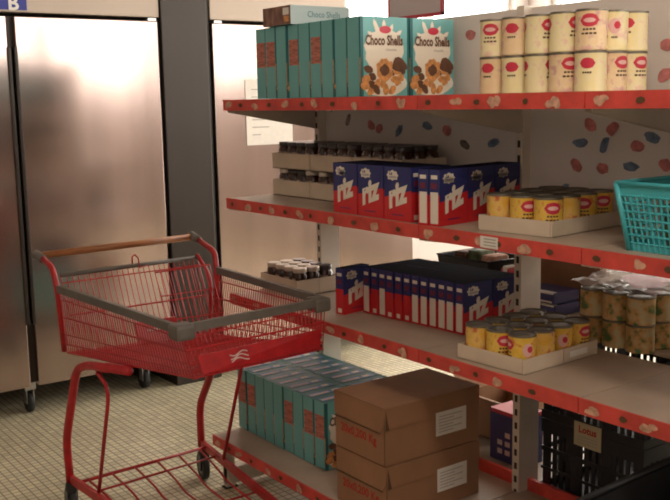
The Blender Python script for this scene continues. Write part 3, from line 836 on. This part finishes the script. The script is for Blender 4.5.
# ------------------------------------------------------------------ goods on the back side, seen through the gaps
bc = thing('open_carton', 'open brown cardboard box with raised flaps behind the stacked cartons', 'carton', (2.74, 2.60, SB+.002))
W_, D_, H_ = .26, .26, .17
m = MB(); ringwall(m, W_, D_, 0, H_, .004, card_m, lambda x, y, z: (x, y, z)); m.box(0, W_, 0, D_, 0, .004, card_m); m.build('body', bc)
for k, (p, q, r_) in enumerate((((0,0,H_), (0,D_,H_), (-.10,0,.04)), ((W_,0,H_), (W_,D_,H_), (.10,0,.03)), ((0,0,H_), (W_,0,H_), (0,-.09,.05)), ((0,D_,H_), (W_,D_,H_), (0,.08,.07)))):
    p, q, r_ = Vector(p), Vector(q), Vector(r_); MB().poly([p, q, q+r_, p+r_], card_m).build('flap', bc)
rw = MB().box(0, .12, 0, .165, 0, .205, paper, mats=[paper, red_s, purple, purple, purple, purple])
for k in range(8): rw.box(-.001, 0, .02+.04*(k % 3), .045+.04*(k % 3), .03+.035*(k//3), .05+.035*(k//3), pink_in)
rw.box(-.0012, 0, 0, .16,   .19, .205, red_s).box(0, .12, -.0012, 0, .19, .205, red_s)
tag(rw.build('printed_box', loc=(2.60, 2.40, SB+.002)), 'dark printed box with a red top edge beside the lower post', 'box')
tagged = thing('wooden_box', 'tan cardboard sheet box with a round hole on the rear shelf under the yellow cans', 'box', (2.86, 2.25, SZ[2]+.001))
tb2 = MB().box(0, .1, 0, .37, 0, .30, card_m); tb2.box(-.001, 0, .001, .008, 0, .30, paper)
tb2.tube([(-.001, .075+.011*math.cos(t*PI/6), .215+.011*math.sin(t*PI/6)) for t in range(12)], .0012, card_in, 4, closed=True)
tb2.build('body', tagged)
for k in range(2):
    m = MB().box(0, .14, 0, .17, 0, .042, purple, bev=.004).box(-.001, .02, .004, .166, .036, .0435, paper).box(-.0015, 0, .01, .16, .004, .010, paper)
    tag(m.build('flat_box', loc=(2.66, 2.30+.004*k, SZ[2]+.001+.046*k)), '%s dark blue flat box with a white edge on the rear shelf' % ('lower' if k == 0 else 'upper'), 'box', 'flat boxes on the rear shelf')
bt = thing('black_punnet', 'black plastic punnet of wrapped food on the rear shelf behind the rice boxes', 'punnet', (2.68, 2.66, SZ[2]+.001))
m = MB(); ringwall(m, .22, .30, .0, .155, .003, dark_pl, lambda x, y, z: (x+(.02*(1-z/.155))*(1-2*x/.22), y+(.02*(1-z/.155))*(1-2*y/.30), z)); m.box(.03, .19, .03, .27, 0, .004, dark_pl); m.build('body', bt)
MB().tube([(0,0,.155), (.22,0,.155), (.22,.30,.155), (0,.30,.155)], .004, dark_pl, 6, closed=True).build('rim', bt)
for k in range(3):
    tag(MB().box(-.05, .05, -.035, .035, 0, .165+.012*(k % 2), [stick_m, green_g, choco][k], bev=.016).build('food_packet', loc=(2.79, 2.73+.08*k, SZ[2]+.006)), ['tan', 'green', 'brown'][k]+' wrapped packet standing in the black punnet', 'packet')
rp = MB().box(0, .07, 0, .045, 0, .15, red_s, bev=.01).box(-.002, .05, .01, .03, .13, .158, paper)
tag(rp.build('snack_bag', loc=(2.66, 2.53, SZ[2]+.001)), 'small red and white bag on the rear shelf beside the post', 'packet')
# bright white sack behind vegetable cans
def translucent(name, col, w=.6):
    m = principled(name, col, .4); nt = m.node_tree; b = nt.nodes['Principled BSDF']; o = [n for n in nt.nodes if n.type == 'OUTPUT_MATERIAL'][0]
    t = nt.nodes.new('ShaderNodeBsdfTranslucent'); t.inputs[0].default_value = (*col, 1); mx = nt.nodes.new('ShaderNodeMixShader'); mx.inputs[0].default_value = w
    nt.links.new(b.outputs[0], mx.inputs[1]); nt.links.new(t.outputs[0], mx.inputs[2]); nt.links.new(mx.outputs[0], o.inputs[0]); return m
sack_m = translucent('white_sack', (.9, .86, .82), .6)
sk = MB(); ns = 16; vs = []; 
for i in range(9):
    t = i/8; rad = math.sin(PI*(.12+.78*t))**.5
    for k in range(ns):
        a = 2*PI*k/ns; vs.append((.10*rad*math.cos(a)*(1+.06*math.sin(3*a+i)), .32*rad*math.sin(a)*(1+.05*math.sin(5*a+i)), .225*t))
sk.add(vs, [(i*ns+k, i*ns+(k+1) % ns, (i+1)*ns+(k+1) % ns, (i+1)*ns+k) for i in range(8) for k in range(ns)]+[tuple(range(ns))[::-1], tuple(8*ns+k for k in range(ns))], sack_m, True)
tag(sk.build('white_sack', loc=(2.875, 1.93, SZ[2]+.001)), 'bright white plastic sack lying on the rear shelf behind the vegetable cans', 'sack')

# ------------------------------------------------------------------ shopping cart
cart = thing('shopping_cart', 'red wire shopping cart with grey rails and brown handle in the aisle', 'shopping cart', (1.57, 3.1, 0))
def cpart(mb, name, par=None, label=None):
    o = mb.build(name, par or cart)
    if par is None: o.location = (-1.57, -3.1, 0)
    if label: o['label'] = label
    return o
V = Vector
RLt, FLt, FRt, RRt = V((1.256, 3.545, .948)), V((1.302, 2.625, .95)), V((1.888, 2.668, .952)), V((1.903, 3.47, .955))
RLb, FLb, FRb, RRb = V((1.285, 3.575, .69)), V((1.325, 2.585, .805)), V((1.862, 2.65, .795)), V((1.868, 3.49, .69))
def lerp(a, b, t): return a+(b-a)*t
def mesh_side(a0, a1, b0, b1, n, levels, mb, r=.0020, thick=(0,)):
    """a0-a1 top edge, b0-b1 bottom edge"""
    for k in range(n+1):
        t = k/n; mb.tube([lerp(a0, a1, t), lerp(b0, b1, t)], r, wire_red, 4, cap=False)
    for i, l in enumerate(levels):
        mb.tube([lerp(a0, b0, l), lerp(a1, b1, l)], .0034 if i in thick else .0024, wire_red, 5)
lv = [.14, .42, .70, .86, 1.0]
m = MB(); mesh_side(RLt, FLt, RLb, FLb, 52, lv, m, thick=(1, 4)); cpart(m, 'basket_side')
m = MB(); mesh_side(RRt, FRt, RRb, FRb, 48, lv, m, thick=(1, 4)); cpart(m, 'basket_side')
m = MB(); mesh_side(FLt, FRt, FLb, FRb, 34, lv, m, thick=(1, 4)); cpart(m, 'basket_front')
m = MB()
for k in range(24):
    t = k/23; m.tube([lerp(RLb, RRb, t), lerp(FLb, FRb, t)], .0017, wire_red, 4, cap=False)
for k in range(40):
    t = k/39; m.tube([lerp(RLb, FLb, t), lerp(RRb, FRb, t)], .0019 if k % 6 else .0034, wire_red, 4, cap=False)
cpart(m, 'basket_bottom')
GLt, GRt = V((1.262, 3.535, 1.008)), V((1.885, 3.60, 1.0)); GLb, GRb = V((1.292, 3.47, .70)), V((1.835, 3.36, .715))
m = MB(); mesh_side(GLt, GRt, GLb, GRb, 26, [.10, .5, .98], m, thick=(1, 2))
cpart(m, 'rear_gate')
cpart(MB().tube([GLt, GRt], .009, grey_pl, 8), 'gate_rail')
# child seat, folded up inside the gate
SLt, SRt = V((1.300, 3.42, .99)), V((1.862, 3.45, .99)); SLb, SRb = V((1.33, 3.30, .725)), V((1.80, 3.20, .735))
m = MB(); mesh_side(lerp(SLt, SRt, .55), SRt, lerp(SLb, SRb, .55), SRb, 9, [0, .33, .66, 1.0], m, thick=(0, 3)); cpart(m, 'child_seat')
m = MB(); a, b, c_, d = [lerp(lerp(GLt, GRt, q), lerp(GLb, GRb, q), p_) for q, p_ in ((.42, .70), (.72, .70), (.72, .95), (.42, .95))]
off = V((0, -.012, 0)); m.add([a+off, b+off, c_+off, d+off, a, b, c_, d], [(0,1,2,3), (7,6,5,4), (0,4,5,1), (1,5,6,2), (2,6,7,3), (3,7,4,0)], wire_red)
cen = (a+b+c_+d)/4+V((.0, -.0135, .005)); m.box(cen.x-.045, cen.x+.045, cen.y-.004, cen.y-.002, cen.z-.004, cen.z+.006, pink_in)
cpart(m, 'gate_plate', label='red plastic plate with a pale printed line')
# coil hook on the gate
m = MB().tube([lerp(GLt, GRt, .50)+V((0, 0, 0)), lerp(GLt, GRt, .50)+V((0, 0, .035)), lerp(GLt, GRt, .52)+V((0, 0, .045)), lerp(GLt, GRt, .545)+V((0, 0, .03)), lerp(GLt, GRt, .545)+V((0, -.01, -.01)), lerp(GLt, GRt, .60)+V((0, -.01, -.005))], .0032, wire_red, 6)
cpart(m, 'hook')
# front advert plate low on the basket
m = MB(); n_ = V((0, -.007, 0))
a, b, c_, d = [lerp(lerp(FLt, FRt, q), lerp(FLb, FRb, q), p_) for q, p_ in ((.06, .55), (.97, .55), (.97, .95), (.06, .95))]
m.add([a+n_, b+n_, c_+n_, d+n_, a+n_*.4, b+n_*.4, c_+n_*.4, d+n_*.4], [(0,1,2,3)[::-1], (7,6,5,4)[::-1], (0,4,5,1), (1,5,6,2), (2,6,7,3), (3,7,4,0)], red_m)
up_ = (a-d).normalized(); rt_ = (b-a).normalized(); c0 = lerp(lerp(a, b, .30), lerp(d, c_, .30), .5)+n_*1.2
for k in range(3):
    pts = []
    for q in range(9):
        t = -1+q/4; pts.append(c0+rt_*(.035*t)+up_*(.012-.010*k+.006*math.sin(t*3+k)))
    m.tube(pts, .0022, pink_in, 5)
cpart(m, 'front_plate', label='red plate with a small pale emblem')
# grey plastic top rails
def rail(p, q, w_, h_): return MB().tube([p, q], 0, grey_pl, sq=(w_, h_))
up1 = V((0, 0, .006))
cpart(MB().tube([RLt+up1, lerp(RLt, FLt, .94)+up1, FLt+V((.012, 0, .006)), lerp(FLt, FRt, .05)+up1, lerp(FLt, FRt, .96)+up1, FRt+V((.0, .012, .006)), lerp(FRt, RRt, .05)+up1, RRt+up1], 0, grey_pl, sq=(.009, .014)), 'basket_rail')
cpart(MB().box(FLt.x-.018, FLt.x+.05, FLt.y-.018, FLt.y+.05, FLt.z-.03, FLt.z+.021, grey_pl, bev=.012), 'corner_bumper')
cpart(MB().box(FRt.x-.05, FRt.x+.016, FRt.y-.018, FRt.y+.05, FRt.z-.03, FRt.z+.021, grey_pl, bev=.012), 'corner_bumper')
# handle
HL, HR = V((1.252, 3.755, 1.058)), V((1.922, 3.70, 1.074))
cpart(MB().tube([HL, HR], .0145, wood_h, 14), 'handle')
for P_, tgt in ((HL, V((1.256, 3.64, 1.045))), (HR, V((1.918, 3.60, 1.062)))):
    d_ = (tgt-P_).normalized()
    cpart(MB().tube([P_-d_*.02, P_+d_*.055], [.021, .017], grey_pl, 12), 'handle_cap')
def bend(pts, k=4, r=.05):
    """round the corners of a polyline"""
    pts = [V(p) for p in pts]; out = [pts[0]]
    for i in range(1, len(pts)-1):
        p = pts[i]; a = pts[i-1]-p; b = pts[i+1]-p; ra = min(r, a.length*.45); rb_ = min(r, b.length*.45)
        s_, e_ = p+a.normalized()*ra, p+b.normalized()*rb_
        for q in range(k+1):
            t = q/k; out.append(s_*(1-t)**2 + p*2*t*(1-t) + e_*t*t)
    out.append(pts[-1]); return out
for pts in ([(1.256, 3.70, 1.052), (1.256, 3.60, 1.03), (1.254, 3.555, .95), (1.272, 3.57, .70)],
            [(1.918, 3.64, 1.066), (1.910, 3.49, 1.035), (1.900, 3.46, .95), (1.888, 3.455, .70)]):
    cpart(MB().tube(bend(pts, 4, .03), .0115, red_m, 10), 'handle_bracket')
for pts in ([(1.262, 3.61, 1.01), (1.258, 3.56, .93), (1.28, 3.575, .72)], [(1.885, 3.60, 1.01), (1.892, 3.50, .93), (1.875, 3.49, .70)]):
    cpart(MB().tube(bend(pts), .0085, red_m, 8), 'corner_post')
# chassis
lp = [(1.27, 3.595, .155), (1.262, 3.588, .33), (1.266, 3.44, .655), (1.28, 3.36, .688), (1.29, 3.0, .742)]
rp_ = [(1.878, 3.62, .155), (1.88, 3.625, .34), (1.878, 3.51, .50), (1.872, 3.42, .665), (1.862, 3.0, .745)]
for pts in (lp, rp_): cpart(MB().tube(bend(pts, 5, .06), .0165, red_m, 12), 'leg')
cpart(MB().tube(bend([(1.30, 3.37, .175), (1.278, 3.17, .60), (1.275, 3.17, .655), (1.278, 3.26, .68)], 4, .03), .0075, red_m, 8), 'brace')
cpart(MB().tube(bend([(1.848, 3.37, .175), (1.850, 3.20, .60), (1.855, 3.19, .71)], 4, .03), .0075, red_m, 8), 'brace')
cpart(MB().box(1.285, 1.865, 3.25, 3.34, .676, .690, red_m, bev=.004), 'support_plate')
cpart(MB().tube([(1.27, 3.60, .168), (1.345, 2.78, .142)], 0, red_m, sq=(.0085, .0165)), 'side_rail')
cpart(MB().tube([(1.878, 3.63, .168), (1.80, 2.78, .142)], 0, red_m, sq=(.0085, .0165)), 'side_rail')
cpart(MB().tube([(1.28, 3.53, .168), (1.872, 3.56, .168)], .0072, red_m, 8), 'axle_bar')
m = MB().tube([(1.295, 3.40, .168), (1.86, 3.455, .160)], .005, red_m, 6)
for k in range(6):
    t = (k+.35)/5.7; x = 1.285+.585*t; xf = 1.35+.44*t
    m.tube(bend([(x, 3.53+.03*t, .168), (lerp(V((x,0,0)), V((xf,0,0)), .3).x, 3.36, .145), (lerp(V((x,0,0)), V((xf,0,0)), .35).x, 3.28, .12), (xf, 2.80, .118)], 3, .03), .0045, red_m, 6)
m.tube([(1.34, 2.80, .125), (1.80, 2.80, .125)], .006, red_m, 6)
m.tube([(1.325, 3.1, .122), (1.835, 3.1, .122)], .0045, red_m, 6)
cpart(m, 'lower_rack')
def caster(x, y, rot):
    t = MB().lathe([(.022, .115), (.026, .13), (.022, .155)], black_rub, 14)
    t.box(-.021, -.016, -.012, .03, .05, .125, dark_pl).box(.016, .021, -.012, .03, .05, .125, dark_pl)
    c = t.build('caster', cart); c.location = (x-1.57, y-3.1, 0); c.rotation_euler.z = rot
    M = Matrix.Translation((0, .02, .0635)) @ Matrix.Rotation(PI/2, 4, 'Y')
    MB().lathe([(.048, -.012), (.060, -.014), (.0635, -.008), (.0635, .008), (.060, .014), (.048, .012)], black_rub, 24, M=M).lathe([(.010, -.015), (.047, -.011), (.047, .011), (.010, .015)], principled('wheel_grey', (.10, .10, .10), .5) if 'wheel_grey' not in MATS else MATS['wheel_grey'], 20, M=M).build('wheel', c)
caster(1.27, 3.585, -.12); caster(1.878, 3.60, -.22); caster(1.35, 2.79, 0); caster(1.795, 2.79, 0)

# ------------------------------------------------------------------ look
scene.view_settings.view_transform = 'Standard'
scene.view_settings.look = 'None'
scene.view_settings.exposure = -0.42
scene.view_settings.gamma = 1.0
scene.cycles.use_denoising = True
scene.cycles.filter_width = 1.9
scene.cycles.max_bounces = 8
scene.cycles.diffuse_bounces = 4
scene.cycles.glossy_bounces = 4
scene.cycles.transparent_max_bounces = 12
scene.cycles.sample_clamp_indirect = 6
